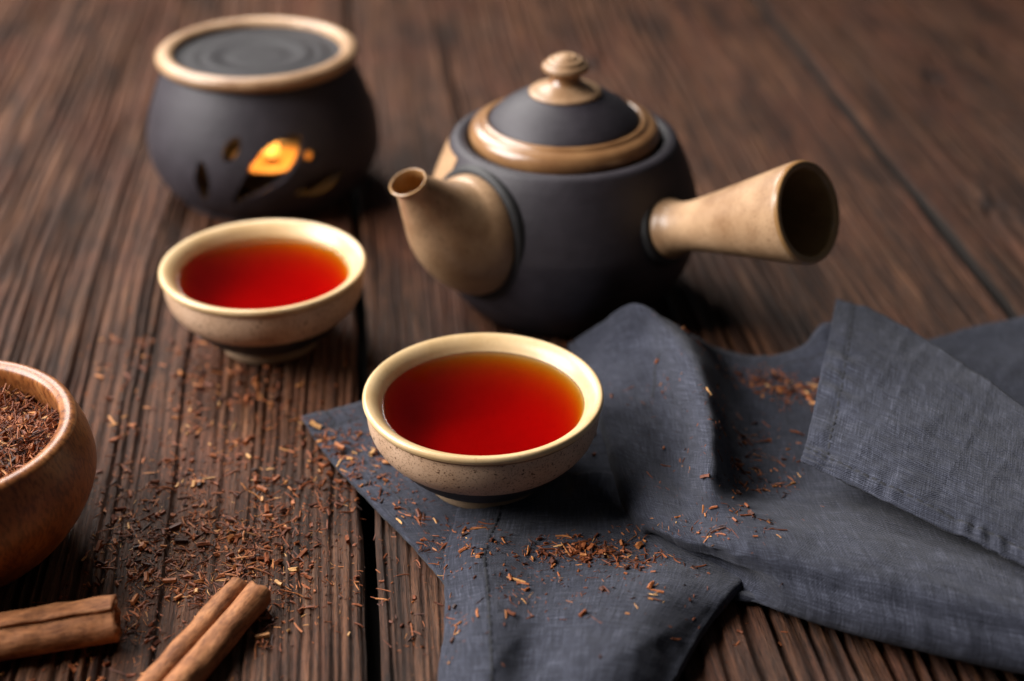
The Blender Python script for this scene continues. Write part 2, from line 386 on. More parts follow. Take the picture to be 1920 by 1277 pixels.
def plank(x0, x1, spacing, seed, mat, knots=(), dx=0.42, cracks=()):
    g = np.random.RandomState(seed)
    y0, y1 = -90.0, 830.0
    ys = np.concatenate([np.arange(y0, 170, 2.4), np.arange(170, 300, 4.0), np.arange(300, y1 + 1, 9.0)])
    xs = np.arange(x0, x1 + dx * .5, dx); xs[-1] = x1
    X, Y = np.meshgrid(xs, ys)
    U = X + 10.0 * (vnoise(X / 70, Y / 260, seed) - .5) + 3.0 * (vnoise(X / 18, Y / 90, seed + 3) - .5) + 0.9 * (vnoise(X / 5, Y / 26, seed + 4) - .5) + .25 * (vnoise(X / 2, Y / 12, seed + 14) - .5)
    for kx, ky, kr, ka in knots:
        d2 = ((X - kx) / kr) ** 2 + ((Y - ky) / (kr * 2.6)) ** 2
        U = U + ka * np.sign(X - kx) * np.exp(-d2)
    Z = 0.5 * (vnoise(X / 22, Y / 90, seed + 9) - .5) + 0.22 * (vnoise(X / 2.0, Y / 22, seed + 10) - .5) + 0.16 * (vnoise(X / .9, Y / 7, seed + 12) - .5)
    c = x0 + 1.0
    while c < x1:
        sp = spacing(c)
        w = min(.95, sp * g.uniform(.11, .22)); dep = min(2.6, sp * g.uniform(.25, .70)); 
        if g.rand() < .18: dep *= .4
        amp = .45 + .9 * vnoise(np.zeros_like(Y) + c * 3.7, Y / 45 + c, seed + 21)
        asy = np.where(U > c, 1.0, 1.9)
        Z -= dep * amp * np.exp(-np.abs((U - c) / (w * asy)) ** 3.0)
        c += sp * g.uniform(.55, 1.45)
    for kx, ky, kr, ka in knots:
        d2 = ((X - kx) / (kr * .45)) ** 2 + ((Y - ky) / (kr * .7)) ** 2
        Z -= 2.2 * np.exp(-d2 * d2)
    for cx, ya, yb, cw in cracks:
        xx = cx + 2.5 * (vnoise(Y / 50, Y * 0 + 3, seed) - .5)
        Z -= 6.0 * np.exp(-((X - xx) / cw) ** 4) * (1 / (1 + np.exp(-(Y - ya) / 14))) * (1 / (1 + np.exp((Y - yb) / 14)))
    e = np.minimum(X - x0, x1 - X); er = 1.6 + 2.2 * vnoise(Y / 28, Y * 0, seed + 31)
    Z -= 1.5 * np.clip(1 - e / er, 0, 1) ** 2
    jag = 0.9 * (vnoise(Y / 14, Y * 0 + 7, seed + 5) - .5) + 1.2 * (vnoise(Y / 70, Y * 0 + 9, seed + 6) - .5)
    X = X + jag * np.clip(1 - e / 6, 0, 1)
    Z -= Z.max() if Z.max() > .3 else 0
    ny, nx = X.shape
    V = np.stack([X, Y, Z], -1).reshape(-1, 3) * MM
    idx = np.arange(nx * ny).reshape(ny, nx)
    F = np.stack([idx[:-1, :-1], idx[:-1, 1:], idx[1:, 1:], idx[1:, :-1]], -1).reshape(-1, 4)
    rim = np.concatenate([idx[0, :], idx[1:, -1], idx[-1, -2::-1], idx[-2:0:-1, 0]])
    nb = len(V); low = V[rim].copy(); low[:, 2] = -0.022
    m = len(rim); r2 = np.arange(m)
    F2 = np.stack([rim, nb + r2, nb + (r2 + 1) % m, rim[(r2 + 1) % m]], -1)
    V = np.vstack([V, low]); F = np.vstack([F, F2])
    me = bpy.data.meshes.new('plank')
    me.vertices.add(len(V)); me.vertices.foreach_set('co', V.ravel())
    me.loops.add(F.size); me.loops.foreach_set('vertex_index', F.ravel().astype(np.int32))
    me.polygons.add(len(F)); me.polygons.foreach_set('loop_start', np.arange(0, F.size, 4, dtype=np.int32)); me.polygons.foreach_set('loop_total', np.full(len(F), 4, np.int32))
    me.polygons.foreach_set('use_smooth', np.ones(len(F), bool))
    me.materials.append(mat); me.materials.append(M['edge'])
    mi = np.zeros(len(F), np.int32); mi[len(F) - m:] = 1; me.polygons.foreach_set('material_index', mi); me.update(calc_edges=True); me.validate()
    o = obj('plank', me, TABLE)
    BVH_SRC.append((o, V, F))
    return o

plank(-268, -1.6, lambda x: 4.4 if x < -38 else 2.8, 11, wood_plank('plank_wood_a', 1.0, 0.95))
KB = ((196, 150, 9, 5), (140, 505, 8, 5)); KC = ((332, 470, 13, 9), (380, 515, 8, 7), (300, 300, 9, 6), (420, 400, 15, 9))
plank(2.4, 264.0, lambda x: 2.6 if x < 55 else (3.6 if x < 95 else 5.6 if x < 190 else 3.2), 23, wood_plank('plank_wood_b', 2.3, 0.80, 0, KB), knots=KB, cracks=((58, 430, 600, 1.8),))
plank(271.5, 520, lambda x: 5.0, 37, wood_plank('plank_wood_c', 3.7, 0.62, 0.02, KC), knots=KC, dx=0.9).location.z = -0.001
ub = bmesh.new(); bmesh.ops.create_cube(ub, size=1.0)
for v in ub.verts: v.co = Vector((v.co.x * .80 + .126, v.co.y * .93 + .37, v.co.z * .012 - .029))
um = bpy.data.meshes.new('table_frame'); ub.to_mesh(um); ub.free(); um.materials.append(M['under']); obj('table_frame', um, TABLE)

# ------------------------------------------------------------------ tea cups and their tea
CUP_IN = [(38.4, 34.5), (36.6, 33.9), (34.8, 32.4), (33.3, 30.2), (32.0, 27.2), (29.9, 23.0), (27.2, 19.2), (24.0, 16.2), (20.4, 13.9), (16.4, 12.3), (12.0, 11.3), (6.0, 10.8), (0.0, 10.6)]
def tea_cup(loc, rz, label):
    t = empty('tea_cup', loc, rz)
    lathe('lip', [(39.3, 32.2), (39.6, 33.3), (39.25, 34.2)] + CUP_IN[:4], M['cream'], t, 112)
    lathe('inner_glaze', CUP_IN[3:], M['cream_wet'], t, 112)
    lathe('lip_line', [(38.35, 31.0), (38.6, 31.5), (39.0, 31.9), (39.3, 32.2)], M['lip_brown'], t, 112)
    lathe('outer_glaze', [(33.6, 16.6), (35.4, 18.7), (37.0, 21.4), (38.0, 24.6), (38.4, 28.0), (38.35, 31.0)], M['tan_cup'], t, 112)
    lathe('dark_band', [(19.0, 4.1), (20.8, 4.9), (24.6, 7.2), (28.8, 11.0), (33.3, 16.65), (33.6, 16.6)], M['clay_band'], t, 112)
    lathe('foot_ring', [(0.0, 2.6), (13.6, 2.6), (14.8, 0.4), (15.4, 0.0), (18.3, 0.0), (19.0, 0.5), (19.2, 2.2), (18.9, 3.6), (19.0, 4.1)], M['foot'], t, 96)
    tag(t, label, 'cup', 'small tan tea cups with a dark lower band')
    return t
def tea(loc, level, label):
    inner = catmull(CUP_IN, 4)
    wall = [(r + .25, z - .15) for r, z in inner if z < level - 0.2]
    r0 = np.interp(level, inner[::-1, 1], inner[::-1, 0])
    prof = [(0.0, level), (r0 * .5, level), (r0 - 1.2, level), (r0 - .5, level + .06), (r0 + .2, level + .32)] + wall[:-1] + [(0.0, wall[-1][1])]
    o = lathe('tea', prof, M['tea'], None, 112, smooth_n=0); o.location = loc
    tag(o, label, 'tea', 'tea filled into the cups')
FC = (-9.46, -76.0, 2.5); BC = (-95.9, 22.5, -0.3)
FC = tuple(v * MM for v in FC); BC = tuple(v * MM for v in BC)
tea_cup(FC, 0.4, 'tan speckled tea cup with a dark lower band standing on the napkin')
tea_cup(BC, 2.1, 'tan tea cup with a dark lower band on bare planks before the warmer')
tea(FC, 30.0, 'clear red tea in the cup that stands on the napkin')
tea(BC, 29.4, 'clear red tea in the cup standing before the warmer')

# ------------------------------------------------------------------ teapot
PC = Vector((20.8, 63.7, -0.3)) * MM
POT = empty('teapot', PC)
tag(POT, 'dark clay side-handle teapot with tan spout, handle and lid knob', 'teapot')
BODY = [(0, 1.5), (34, 1.5), (37, 0), (39.5, .6), (43.5, 5), (49.5, 14), (53.8, 25), (55.3, 36), (54.6, 43), (52.2, 52.0), (48.4, 62.0), (45.6, 68.2), (43.9, 70.4), (41.4, 70.9), (39.1, 69.9), (38.3, 67.4), (38.0, 64)]
lathe('body', BODY, M['clay'], POT, 128)
lathe('glazed_panel', [(r + .35, z) for r, z in BODY[5:12]] , M['tan'], POT, 128, -122, -66)
LID = empty('lid', (0, 0, 0)); LID.parent = POT
lathe('lid_ring', [(29.6, 76.0), (30.0, 77.2), (30.9, 77.9), (32.2, 77.5), (33.1, 76.5), (34.4, 76.2), (36.4, 75.1), (37.7, 72.8), (37.6, 70.0), (36.6, 68.2)], M['brown_glaze'], LID, 112)
lathe('lid_dome', [(30.0, 76.4), (29.4, 78.0), (27.6, 80.0), (24.6, 82.5), (20.8, 85.0), (16.5, 87.1), (13.6, 88.2), (8, 88.6)], M['clay'], LID, 112)
lathe('knob', [(14.0, 87.8), (14.3, 88.6), (13.6, 89.4), (10.8, 90.2), (7.8, 91.6), (6.6, 92.6)], M['tan'], LID, 72, smooth_n=4)
lathe('knob_neck', [(6.6, 92.6), (5.7, 94.0), (5.6, 95.4), (6.6, 96.4), (7.9, 96.9)], M['brown_glaze'], LID, 72, smooth_n=4)
lathe('knob_top', [(7.9, 96.9), (9.0, 97.8), (9.2, 98.9), (8.6, 99.9), (7.7, 100.3), (7.5, 100.2), (7.2, 101.2), (6.2, 102.0), (5.2, 102.2), (4.9, 102.0), (4.6, 102.8), (3.6, 103.3), (2.6, 103.2), (2.2, 103.5), (0, 103.9)], M['tan'], LID, 72, smooth_n=3)

def az(th): return Vector((math.sin(R(th)), -math.cos(R(th)), 0))
# spout: wide round root flattened against the body, narrowing to an upturned mouth
dS = az(-46); side = Vector((0, 0, 1)).cross(dS).normalized()
def spout_rings(table):
    out = []
    for s, z, ang, r1, r2 in catmull(table, 6):
        t = (dS * math.cos(R(ang)) + Vector((0, 0, 1)) * math.sin(R(ang)))
        y = side.cross(t).normalized() * -1
        out.append(((dS * s + Vector((0, 0, z))) * MM, side, y, r1 * MM, r2 * MM))
    return out
sweep('spout', spout_rings([(46, 42.8, 6, 22.8, 23.8), (52.0, 43.6, 8, 22.6, 23.6), (56, 45, 12, 21.4, 22.2), (61, 48.6, 24, 18.6, 19.2), (66.5, 54.6, 38, 15.0, 15.8), (71.5, 61.6, 48, 11.2, 12.0), (76, 68.0, 56, 8.4, 8.8), (79.6, 72.6, 62, 6.5, 6.5), (80.6, 73.8, 64, 6.6, 6.5)]), M['tan'], POT)
sweep('spout_mouth', spout_rings([(80.6, 73.8, 64, 6.6, 6.5), (81.4, 74.8, 65, 7.3, 7.2), (81.6, 75.2, 65, 7.0, 6.9), (81.4, 74.9, 65, 6.5, 6.4), (79.2, 72.0, 62, 5.9, 5.8), (74.5, 65.5, 55, 6.4, 6.4), (66, 54, 40, 6.0, 6.0)]), M['mouth'], POT)
sweep('spout_collar', spout_rings([(38, 42.6, 6, 25.2, 26.4), (46.0, 42.8, 6, 26.2, 27.2), (48.6, 43.0, 6, 25.6, 26.6), (49.7, 43.1, 6, 24.2, 25.2), (49.8, 43.2, 6, 21.5, 22.5)]), M['clay_band'], POT)
# hollow flared side handle
dH = az(47); tilt = R(23.5); axH = (dH * math.cos(tilt) + Vector((0, 0, 1)) * math.sin(tilt)).normalized()
o0 = dH * 49 * MM + Vector((0, 0, 44.6 * MM))
hx = axH.cross(Vector((0, 0, 1))).normalized(); hy = hx.cross(axH).normalized()
def hring(tab, n=6): return [(o0 + axH * s * MM, hx, hy, r * MM, r * MM) for s, r in catmull(tab, n)]
sweep('handle', hring([(2, 11.0), (6.0, 11.6), (8.0, 11.3), (11, 10.1), (15, 9.6), (22, 10.1), (40, 13.2), (60, 17.0), (68, 18.4), (70.0, 18.55)]), M['tan'], POT)
sweep('handle_mouth', hring([(70.0, 18.55), (71.3, 18.0), (71.5, 16.8), (70.6, 15.5), (66, 14.5), (50, 12.0), (30, 8.6), (24, 5.0), (23.5, 0.01)], 5), M['mouth'], POT)
sweep('handle_collar', hring([(-6, 14.2), (3.0, 14.2), (5.0, 13.9), (6.0, 12.8), (6.1, 10.6)]), M['clay_band'], POT)

# ------------------------------------------------------------------ teapot warmer and the candle in it
WC = Vector((-117.0, 172.0, -0.3)) * MM
WARM = empty('teapot_warmer', WC)
tag(WARM, 'round dark clay teapot warmer with tan rim and leaf-shaped openings', 'warmer')
WOUT = [(38, 0), (42, 2.2), (48.6, 8.5), (53.0, 18), (54.2, 27.5), (52.6, 38), (48.6, 50), (44.0, 60), (41.4, 64.4)]
WIN = [(38.6, 64.4), (40, 60), (44.6, 49), (48.4, 38), (49.8, 28), (48.6, 20.5), (43.8, 10.6), (36, 5), (0, 5)]
shell = lathe('shell', [(0, 0)] + WOUT + WIN, M['clay'], None, 144, smooth_n=3)
cuts = []
for li, leaf in enumerate(HOLES):
    bm = bmesh.new()
    ca, cz = np.mean([p[0] for p in leaf]), np.mean([p[1] for p in leaf]); gs = 1.03
    leaf = [(ca + (a - ca) * gs, cz + (z - cz) * gs) for a, z in leaf]
    L = catmull(list(leaf) + [leaf[0]], 4)[:-1]
    rings = []
    for rr in (25, 75):
        rings.append([bm.verts.new((rr * math.sin(R(a)) * MM, -rr * math.cos(R(a)) * MM, z * MM)) for a, z in L])
    n = len(L)
    bm.faces.new(rings[0]); bm.faces.new(rings[1][::-1])
    for i in range(n): bm.faces.new((rings[0][i], rings[1][i], rings[1][(i + 1) % n], rings[0][(i + 1) % n]))
    bmesh.ops.triangulate(bm, faces=[f for f in bm.faces if len(f.verts) > 4])
    bmesh.ops.recalc_face_normals(bm, faces=bm.faces)
    cm = bpy.data.meshes.new('cutter'); bm.to_mesh(cm); bm.free()
    cut = bpy.data.objects.new('cutter', cm); COL.objects.link(cut); cuts.append(cut)
    md = shell.modifiers.new('cut', 'BOOLEAN'); md.operation = 'DIFFERENCE'; md.object = cut; md.solver = 'EXACT'
bpy.context.view_layer.update()
ev = shell.evaluated_get(bpy.context.evaluated_depsgraph_get())
nm = bpy.data.meshes.new_from_object(ev); shell.modifiers.clear()
shell.data = nm
for cut in cuts: bpy.data.objects.remove(cut)
nm.polygons.foreach_set('use_smooth', [True] * len(nm.polygons)); nm.set_sharp_from_angle(angle=R(40)); nm.update()
shell.parent = WARM
lathe('rim', [(41.0, 63.4), (43.0, 63.0), (45.2, 64.4), (46.2, 66.6), (45.4, 68.6), (43.2, 69.7), (40.8, 69.6), (38.8, 68.4), (38.3, 66.4)], M['tan'], WARM, 112)
lathe('plate', [(38.5, 66.4), (37.0, 66.0), (35, 65.6), (32, 65.6), (29.4, 65.8), (27.0, 65.5), (25.0, 65.5), (23.6, 65.9), (21.0, 65.8), (18, 65.2), (15, 64.9), (10, 65.1), (5, 65.0), (0, 65.0)], M['clay_plate'], WARM, 96)
CAN = empty('tealight_candle', WC + Vector((2, 2, 5.2)) * MM)
tag(CAN, 'lit tealight candle glowing inside the dark clay warmer', 'candle')
lathe('tin_cup', [(0, 0), (18.6, 0), (19, .6), (19.2, 8.2), (18.8, 8.5), (18.5, 7)], M['tin'], CAN, 48, smooth_n=2)
lathe('wax', [(18.5, 7), (15, 7.2), (5, 6.7), (0, 6.6)], M['wax'], CAN, 48)
lathe('wick', [(0, 6), (.7, 6), (.7, 11), (0, 11.4)], M['wick'], CAN, 10, smooth_n=1)
lathe('flame', [(0, 8.6), (2.2, 9.8), (3.6, 12.4), (3.4, 15.5), (2.0, 19.5), (.6, 24), (0, 25)], M['flame'], CAN, 24)
pl = bpy.data.lights.new('candle_light', 'POINT'); pl.energy = 0.12; pl.color = (1.0, .45, .10); pl.shadow_soft_size = 0.004
po = bpy.data.objects.new('candle_light', pl); COL.objects.link(po); po.location = (0, 0, .0190); po.parent = CAN

# ------------------------------------------------------------------ wooden bowl
BW = Vector((-177.6, -111.0, -0.3)) * MM
BOWL = empty('wooden_bowl', BW)
tag(BOWL, 'round polished brown wooden bowl filled with loose dried tea', 'bowl')
lathe('wall', [(0, 0), (24, 0), (29, 1.0), (37, 8), (43.6, 17.5), (47.0, 27), (46.2, 36), (43.8, 42.8), (42.9, 44.9), (41.2, 45.8), (39.2, 45.4), (37.9, 43.6), (38.8, 38), (40.6, 30), (39.2, 20), (33, 11), (22, 6.4), (0, 5.6)], M['bowl_wood'], BOWL, 128)

# ------------------------------------------------------------------ napkin
def grid_eval(G, n):
    G = np.array(G, float)
    A = np.stack([catmull(G[:, j], n) for j in range(G.shape[1])], 1)
    return np.stack([catmull(A[i], n) for i in range(A.shape[0])], 0)

NAP = empty('napkin', (0, 0, 0))
tag(NAP, 'crumpled dark blue-grey linen napkin lying under the front cup', 'napkin')
NAP_GRID = {}
def flap(name, rows, n, wr=0.6, seed=0, tuck=None, tuck_d=(5.0, 4.0), pucker=(), thick=0.9, hem=(), minz=1.0):
    G = [[Vector(p) for p in r] for r in rows]
    G = np.array([[tuple(p) for p in r] for r in G])
    W = grid_eval(G, n)
    ny, nx, _ = W.shape
    # wrinkles along the surface normal
    du = np.gradient(W, axis=1); dv = np.gradient(W, axis=0)
    N = np.cross(du, dv); N /= np.linalg.norm(N, axis=2, keepdims=True) + 1e-9
    N *= np.sign(N[:, :, 2:3] + 1e-6)
    D = np.zeros((ny, nx))
    for i in range(ny):
        for j in range(nx):
            p = Vector(W[i, j])
            q = Vector((p.x * .06 + seed, p.y * .06, p.z * .05)); q2 = Vector((p.x * .17 + seed * 2, p.y * .17, seed))
            ca_, cb_ = p.x * .55 + p.y * .83, -p.x * .83 + p.y * .55
            rdg = 1 - abs(noise.noise(Vector((ca_ * .014 + seed * 3, cb_ * .075 + 7, seed)))) * 2
            D[i, j] = wr * noise.noise(q) * 1.3 + wr * .5 * noise.noise(q2) + wr * .22 * noise.noise(q2 * 2.6) + wr * .45 * max(0, rdg) ** 6 + wr * .30 * max(0, 1 - abs(noise.noise(Vector((ca_ * .13 + 5, cb_ * .03 + seed, 2)))) * 2.4) ** 8
    ii = np.arange(ny)[:, None] / (ny - 1); jj = np.arange(nx)[None, :] / (nx - 1)
    for side_, amp, freq, depth in pucker:
        dd = {'top': ii, 'bottom': 1 - ii, 'left': jj, 'right': 1 - jj}[side_] + 0 * ii + 0 * jj
        along = (jj + 0 * ii) if side_ in ('top', 'bottom') else (ii + 0 * jj)
        ph = along * freq + .8 * np.sin(along * freq * .37 + seed) + .5 * np.sin(along * freq * 1.7 + 2 * seed)
        D += amp * np.sin(2 * math.pi * ph) * (np.exp(-((dd - depth * .55) / (depth * .35)) ** 2) + .25 * np.clip(1 - dd / (depth * .4), 0, 1)) * (.5 + vnoise(along * freq * .8, along * 0, seed + 5))
    for side_, d0, hh in hem:
        dd = {'top': ii, 'bottom': 1 - ii, 'left': jj, 'right': 1 - jj}[side_] + 0 * ii + 0 * jj
        D += hh * np.clip((d0 - dd) / .02 + .5, 0, 1)
    W = W + N * D[:, :, None]
    W[:, :, 2] = np.maximum(W[:, :, 2], minz)
    # rolled-under borders
    for side_ in (tuck or ()):
        if side_ == 'left': e, nxt = W[:, 0], W[:, 3]
        elif side_ == 'right': e, nxt = W[:, -1], W[:, -4]
        elif side_ == 'top': e, nxt = W[0], W[3]
        else: e, nxt = W[-1], W[-4]
        inn = nxt - e; inn[:, 2] = 0; inn /= np.linalg.norm(inn, axis=1, keepdims=True) + 1e-9
        sm_ = lambda a: np.apply_along_axis(lambda q: np.convolve(np.pad(q, 8, mode='edge'), np.ones(17) / 17, 'valid'), 0, a)
        inn = sm_(inn); inn /= np.linalg.norm(inn, axis=1, keepdims=True) + 1e-9
        drop = np.minimum(e[:, 2] - .6, tuck_d[1] + 0 * e[:, 2]); drop = np.maximum(drop, 0.2)
        layers = []
        for a in (25, 50, 75, 100, 125, 150, 175):
            q = e.copy(); c_ = math.cos(R(a)); s_ = math.sin(R(a))
            q[:, 2] -= drop * (1 - c_) * .5
            q[:, :2] -= inn[:, :2] * (drop * .42 * s_)[:, None]
            layers.append(q)
        q = layers[-1].copy(); q[:, :2] += inn[:, :2] * tuck_d[0]; layers.append(q)
        if side_ == 'left': W = np.concatenate([np.stack(layers[::-1], 1), W], 1)
        elif side_ == 'right': W = np.concatenate([W, np.stack(layers, 1)], 1)
        elif side_ == 'top': W = np.concatenate([np.stack(layers[::-1], 0), W], 0)
        else: W = np.concatenate([W, np.stack(layers, 0)], 0)
        # keep other tucks consistent with the new width
    ny, nx, _ = W.shape
    su = np.concatenate([[0], np.cumsum(np.linalg.norm(np.diff(W, axis=1), axis=2).mean(0))]) * MM
    sv = np.concatenate([[0], np.cumsum(np.linalg.norm(np.diff(W, axis=0), axis=2).mean(1))]) * MM
    UV = [(su[j] + seed, sv[i] + seed) for i in range(ny) for j in range(nx)]
    V = W.reshape(-1, 3) * MM
    idx = np.arange(nx * ny).reshape(ny, nx)
    F = np.stack([idx[:-1, :-1], idx[1:, :-1], idx[1:, 1:], idx[:-1, 1:]], -1).reshape(-1, 4)
    me = mesh_data(name, V, F, M['linen'], uv=UV)
    bm = bmesh.new(); bm.from_mesh(me); bm.normal_update()
    up = sum(f.normal.z * f.calc_area() for f in bm.faces)
    if up < 0: bmesh.ops.reverse_faces(bm, faces=bm.faces)
    bm.to_mesh(me); bm.free()
    o = obj(name, me, NAP)
    sm = o.modifiers.new('thickness', 'SOLIDIFY'); sm.thickness = thick * MM; sm.offset = -1
    BVH_SRC.append((o, V, F)); NAP_GRID[name] = (W, o)
    return o

flap('base_layer', NAPKIN['base_layer'], 14, .30, 1.0, thick=1.6, minz=1.7, pucker=(('left', .45, 16, .10), ('top', .3, 14, .1)), hem=(('left', .075, .5), ('top', .065, .5)))
flap('front_flap', NAPKIN['front_flap'], 13, .9, 2.0, tuck=('left', 'right'), tuck_d=(5, 6), minz=1.6)
flap('ridge_fold', NAPKIN['ridge_fold'], 13, .8, 3.0, tuck=('left', 'bottom'), tuck_d=(8, 12), minz=2.0)
flap('corner_flap', NAPKIN['corner_flap'], 24, .8, 4.0, pucker=(('left', .55, 7, .16), ('bottom', .42, 9, .22)), thick=1.6, hem=(('left', .085, .55), ('bottom', .145, .6)))
flap('back_layer', NAPKIN['back_layer'], 10, .6, 5.0, thick=1.2, tuck=('top',), tuck_d=(6, 3))

def stitches(grid, path, name='stitching', L=2.4, gap=1.1, w=.42, lift=.16):
    """short threads along a line of fractional grid coordinates (row, column)"""
    W, o = NAP_GRID[grid]; ny, nx, _ = W.shape
    def ev_(a, b):
        y = min(max(a, 0), .9999) * (ny - 1); x = min(max(b, 0), .9999) * (nx - 1); i, j = int(y), int(x); fy, fx = y - i, x - j
        p = (W[i, j] * (1 - fx) + W[i, j + 1] * fx) * (1 - fy) + (W[i + 1, j] * (1 - fx) + W[i + 1, j + 1] * fx) * fy
        nn = np.cross(W[i, j + 1] - W[i, j], W[i + 1, j] - W[i, j]); nn /= np.linalg.norm(nn) + 1e-9
        return p, nn * (1 if nn[2] > 0 else -1)
    pts = []; K = 700
    for k in range(K + 1):
        f = k / K * (len(path) - 1); i = min(int(f), len(path) - 2); f -= i
        pts.append(ev_(path[i][0] * (1 - f) + path[i + 1][0] * f, path[i][1] * (1 - f) + path[i + 1][1] * f))
    V = []; F = []; acc = 0.0; on = []; 
    run = []
    for k in range(1, K + 1):
        d = np.linalg.norm(pts[k][0] - pts[k - 1][0]); acc += d
        if (acc % (L + gap)) < L: run.append(pts[k])
        elif run:
            on.append(run); run = []
    for r in on:
        if len(r) < 2: continue
        a, na = r[0]; b, _ = r[-1]; m, nm_ = r[len(r) // 2]
        t = b - a; t /= np.linalg.norm(t) + 1e-9; s = np.cross(t, nm_)
        base = len(V)
        for p, h in ((a, -.05), (m, lift), (b, -.05)):
            for q in (p + s * w + nm_ * h, p + nm_ * (h + .22), p - s * w + nm_ * h): V.append(q * MM)
        for q in (0, 3):
            for c in (0, 1): F.append((base + q + c, base + q + c + 1, base + q + c + 4, base + q + c + 3))
    if V:
        so = obj(name, mesh_data(name, V, F, M['thread']), o); tag(so, kind='stuff')
stitches('corner_flap', [(0.02, .10), (.5, .10), (.84, .10)])
stitches('corner_flap', [(.84, .0), (.84, .3), (.84, .7), (.84, 1)])
stitches('base_layer', [(0, .09), (1, .09)])
stitches('base_layer', [(.08, 0), (.08, 1)])
stitches('ridge_fold', [(.16, .335), (.20, .30), (.27, .26)], name='seam', L=3.2, gap=.2, w=.4)
stitches('ridge_fold', [(.03, .5), (.045, .7), (.05, .85)])
stitches('front_flap', [(0, .31), (.35, .275), (.7, .28), (1, .28)], name='seam', L=3.2, gap=.3, w=.45)

# ------------------------------------------------------------------ loose tea
def build_bvh():
    bpy.context.view_layer.update()
    V = []; F = []; tagv = []
    for o, v, f in BVH_SRC:
        b = len(V); mw = np.array(o.matrix_world)
        vv = v @ mw[:3, :3].T + mw[:3, 3]
        V.extend(map(tuple, vv)); F.extend(tuple(int(i) + b for i in q) for q in f); tagv.extend(['none' if o.name in ('corner_flap', 'back_layer') else o.parent.name] * len(f))
    return BVHTree.FromPolygons(V, F), tagv
BV, BTAG = build_bvh()

def twig_shape(rg, chunky=False, strand=False):
    """verts, faces of a small bent, split twig lying along x, in mm"""
    if chunky: L = rg.uniform(1.8, 3.6); w = rg.uniform(.55, .9); h = w * rg.uniform(.75, 1)
    else: L = rg.uniform(1.8, 6.2); w = rg.uniform(.15, .40); h = w * rg.uniform(.45, .9)
    if strand: L *= 1.5; w *= .85
    k = 5; secs = 3 if chunky else 4; bend = rg.uniform(-.5, .5) * L * .22; V = []; F = []
    for i in range(secs):
        t = i / (secs - 1); x = (t - .5) * L; y = bend * (1 - (2 * t - 1) ** 2); z = rg.uniform(-.08, .08) * (0 if chunky else 1)
        tp = 1 if chunky else (rg.uniform(.55, 1.0) if i in (0, secs - 1) else 1)
        for j in range(k):
            a = 2 * math.pi * j / k + .3
            V.append((x + rg.uniform(-.12, .12) * (i in (0, secs - 1)), y + w * tp * math.cos(a) * rg.uniform(.8, 1.15), z + h * tp * math.sin(a) * rg.uniform(.8, 1.15)))
    for i in range(secs - 1):
        for j in range(k): F.append((i * k + j, i * k + (j + 1) % k, (i + 1) * k + (j + 1) % k, (i + 1) * k + j))
    F.append(tuple(range(k))[::-1]); F.append(tuple((secs - 1) * k + j for j in range(k)))
    return V, F, h
VAR = [twig_shape(rnd, i % 9 == 0) for i in range(28)]
VME = [mesh_data('tea_twig', [(x * MM, y * MM, z * MM) for x, y, z in v], f, M['twig'], smooth=False) for v, f, h in VAR]

AVOID = [((FC[0], FC[1]), .020), ((BC[0], BC[1]), .020), ((BW.x, BW.y), .042), ((PC.x, PC.y), .042)]
def place(x, y, hh, rg, tilt=.25):
    for (ax, ay), ar in AVOID:
        if (x - ax) ** 2 + (y - ay) ** 2 < ar * ar: return None
    hit, nrm, fi, d = BV.ray_cast(Vector((x, y, .2)), Vector((0, 0, -1)))
    if hit is None or hit.z < -.004: return None
    if nrm.z < 0: nrm = -nrm
    on = BTAG[fi]
    if on == 'none': return None
    if on == 'wooden_table': nrm = (nrm + Vector((0, 0, 2))).normalized()
    q = Vector((0, 0, 1)).rotation_difference(nrm)
    m = q.to_matrix() @ Matrix.Rotation(rg.uniform(0, 6.283), 3, 'Z') @ Matrix.Rotation(rg.gauss(0, tilt * .5), 3, 'Y') @ Matrix.Rotation(rg.uniform(0, 6.28), 3, 'X')
    return hit + nrm * (hh * .8 * MM), m, on

# (x, y, spread x, spread y, turn, how many) in mm: where the leaves were spilt
SPILL_TABLE = [(-98, -108, 24, 15, .3, 330), (-88, -125, 20, 14, 0, 220), (-120, -92, 16, 20, .2, 130), (-95, -70, 32, 24, .2, 170), (-110, -25, 34, 22, 0, 150), (-60, -130, 18, 26, 0, 60),
               (-30, -128, 10, 14, 0, 16), (-120, -165, 22, 10, 0, 60), (-62, -60, 10, 12, .2, 50), (-126, 8, 16, 16, 0, 60), (70, -150, 16, 8, 0, 5), (-14, 18, 12, 7, .2, 14)]
SPILL_NAPKIN = [(22, -122, 17, 5.5, .08, 120), (24, -119, 9, 3.5, .1, 60), (-55, -58, 9, 8, .6, 46), (-42, -78, 12, 7, .9, 30), (-13, -113, 5, 7, 0, 20), (4, -138, 18, 10, 0, 34), (18, -152, 22, 9, 0, 26),
                (99, -18, 10, 5, -.4, 90), (108, -24, 7, 5, -.4, 34), (83, -55, 9, 10, 0, 26), (88, -80, 14, 9, -.4, 52), (104, -91, 9, 5, -.4, 20), (50, -42, 9, 8, 0, 8), (60, -8, 6, 3, -.5, 8), (70, -118, 8, 5, 0, 12),
                (62, -127, 5, 2.5, -.4, 12), (60, -95, 12, 14, 0, 10), (-28, -97, 9, 7, .8, 18)]
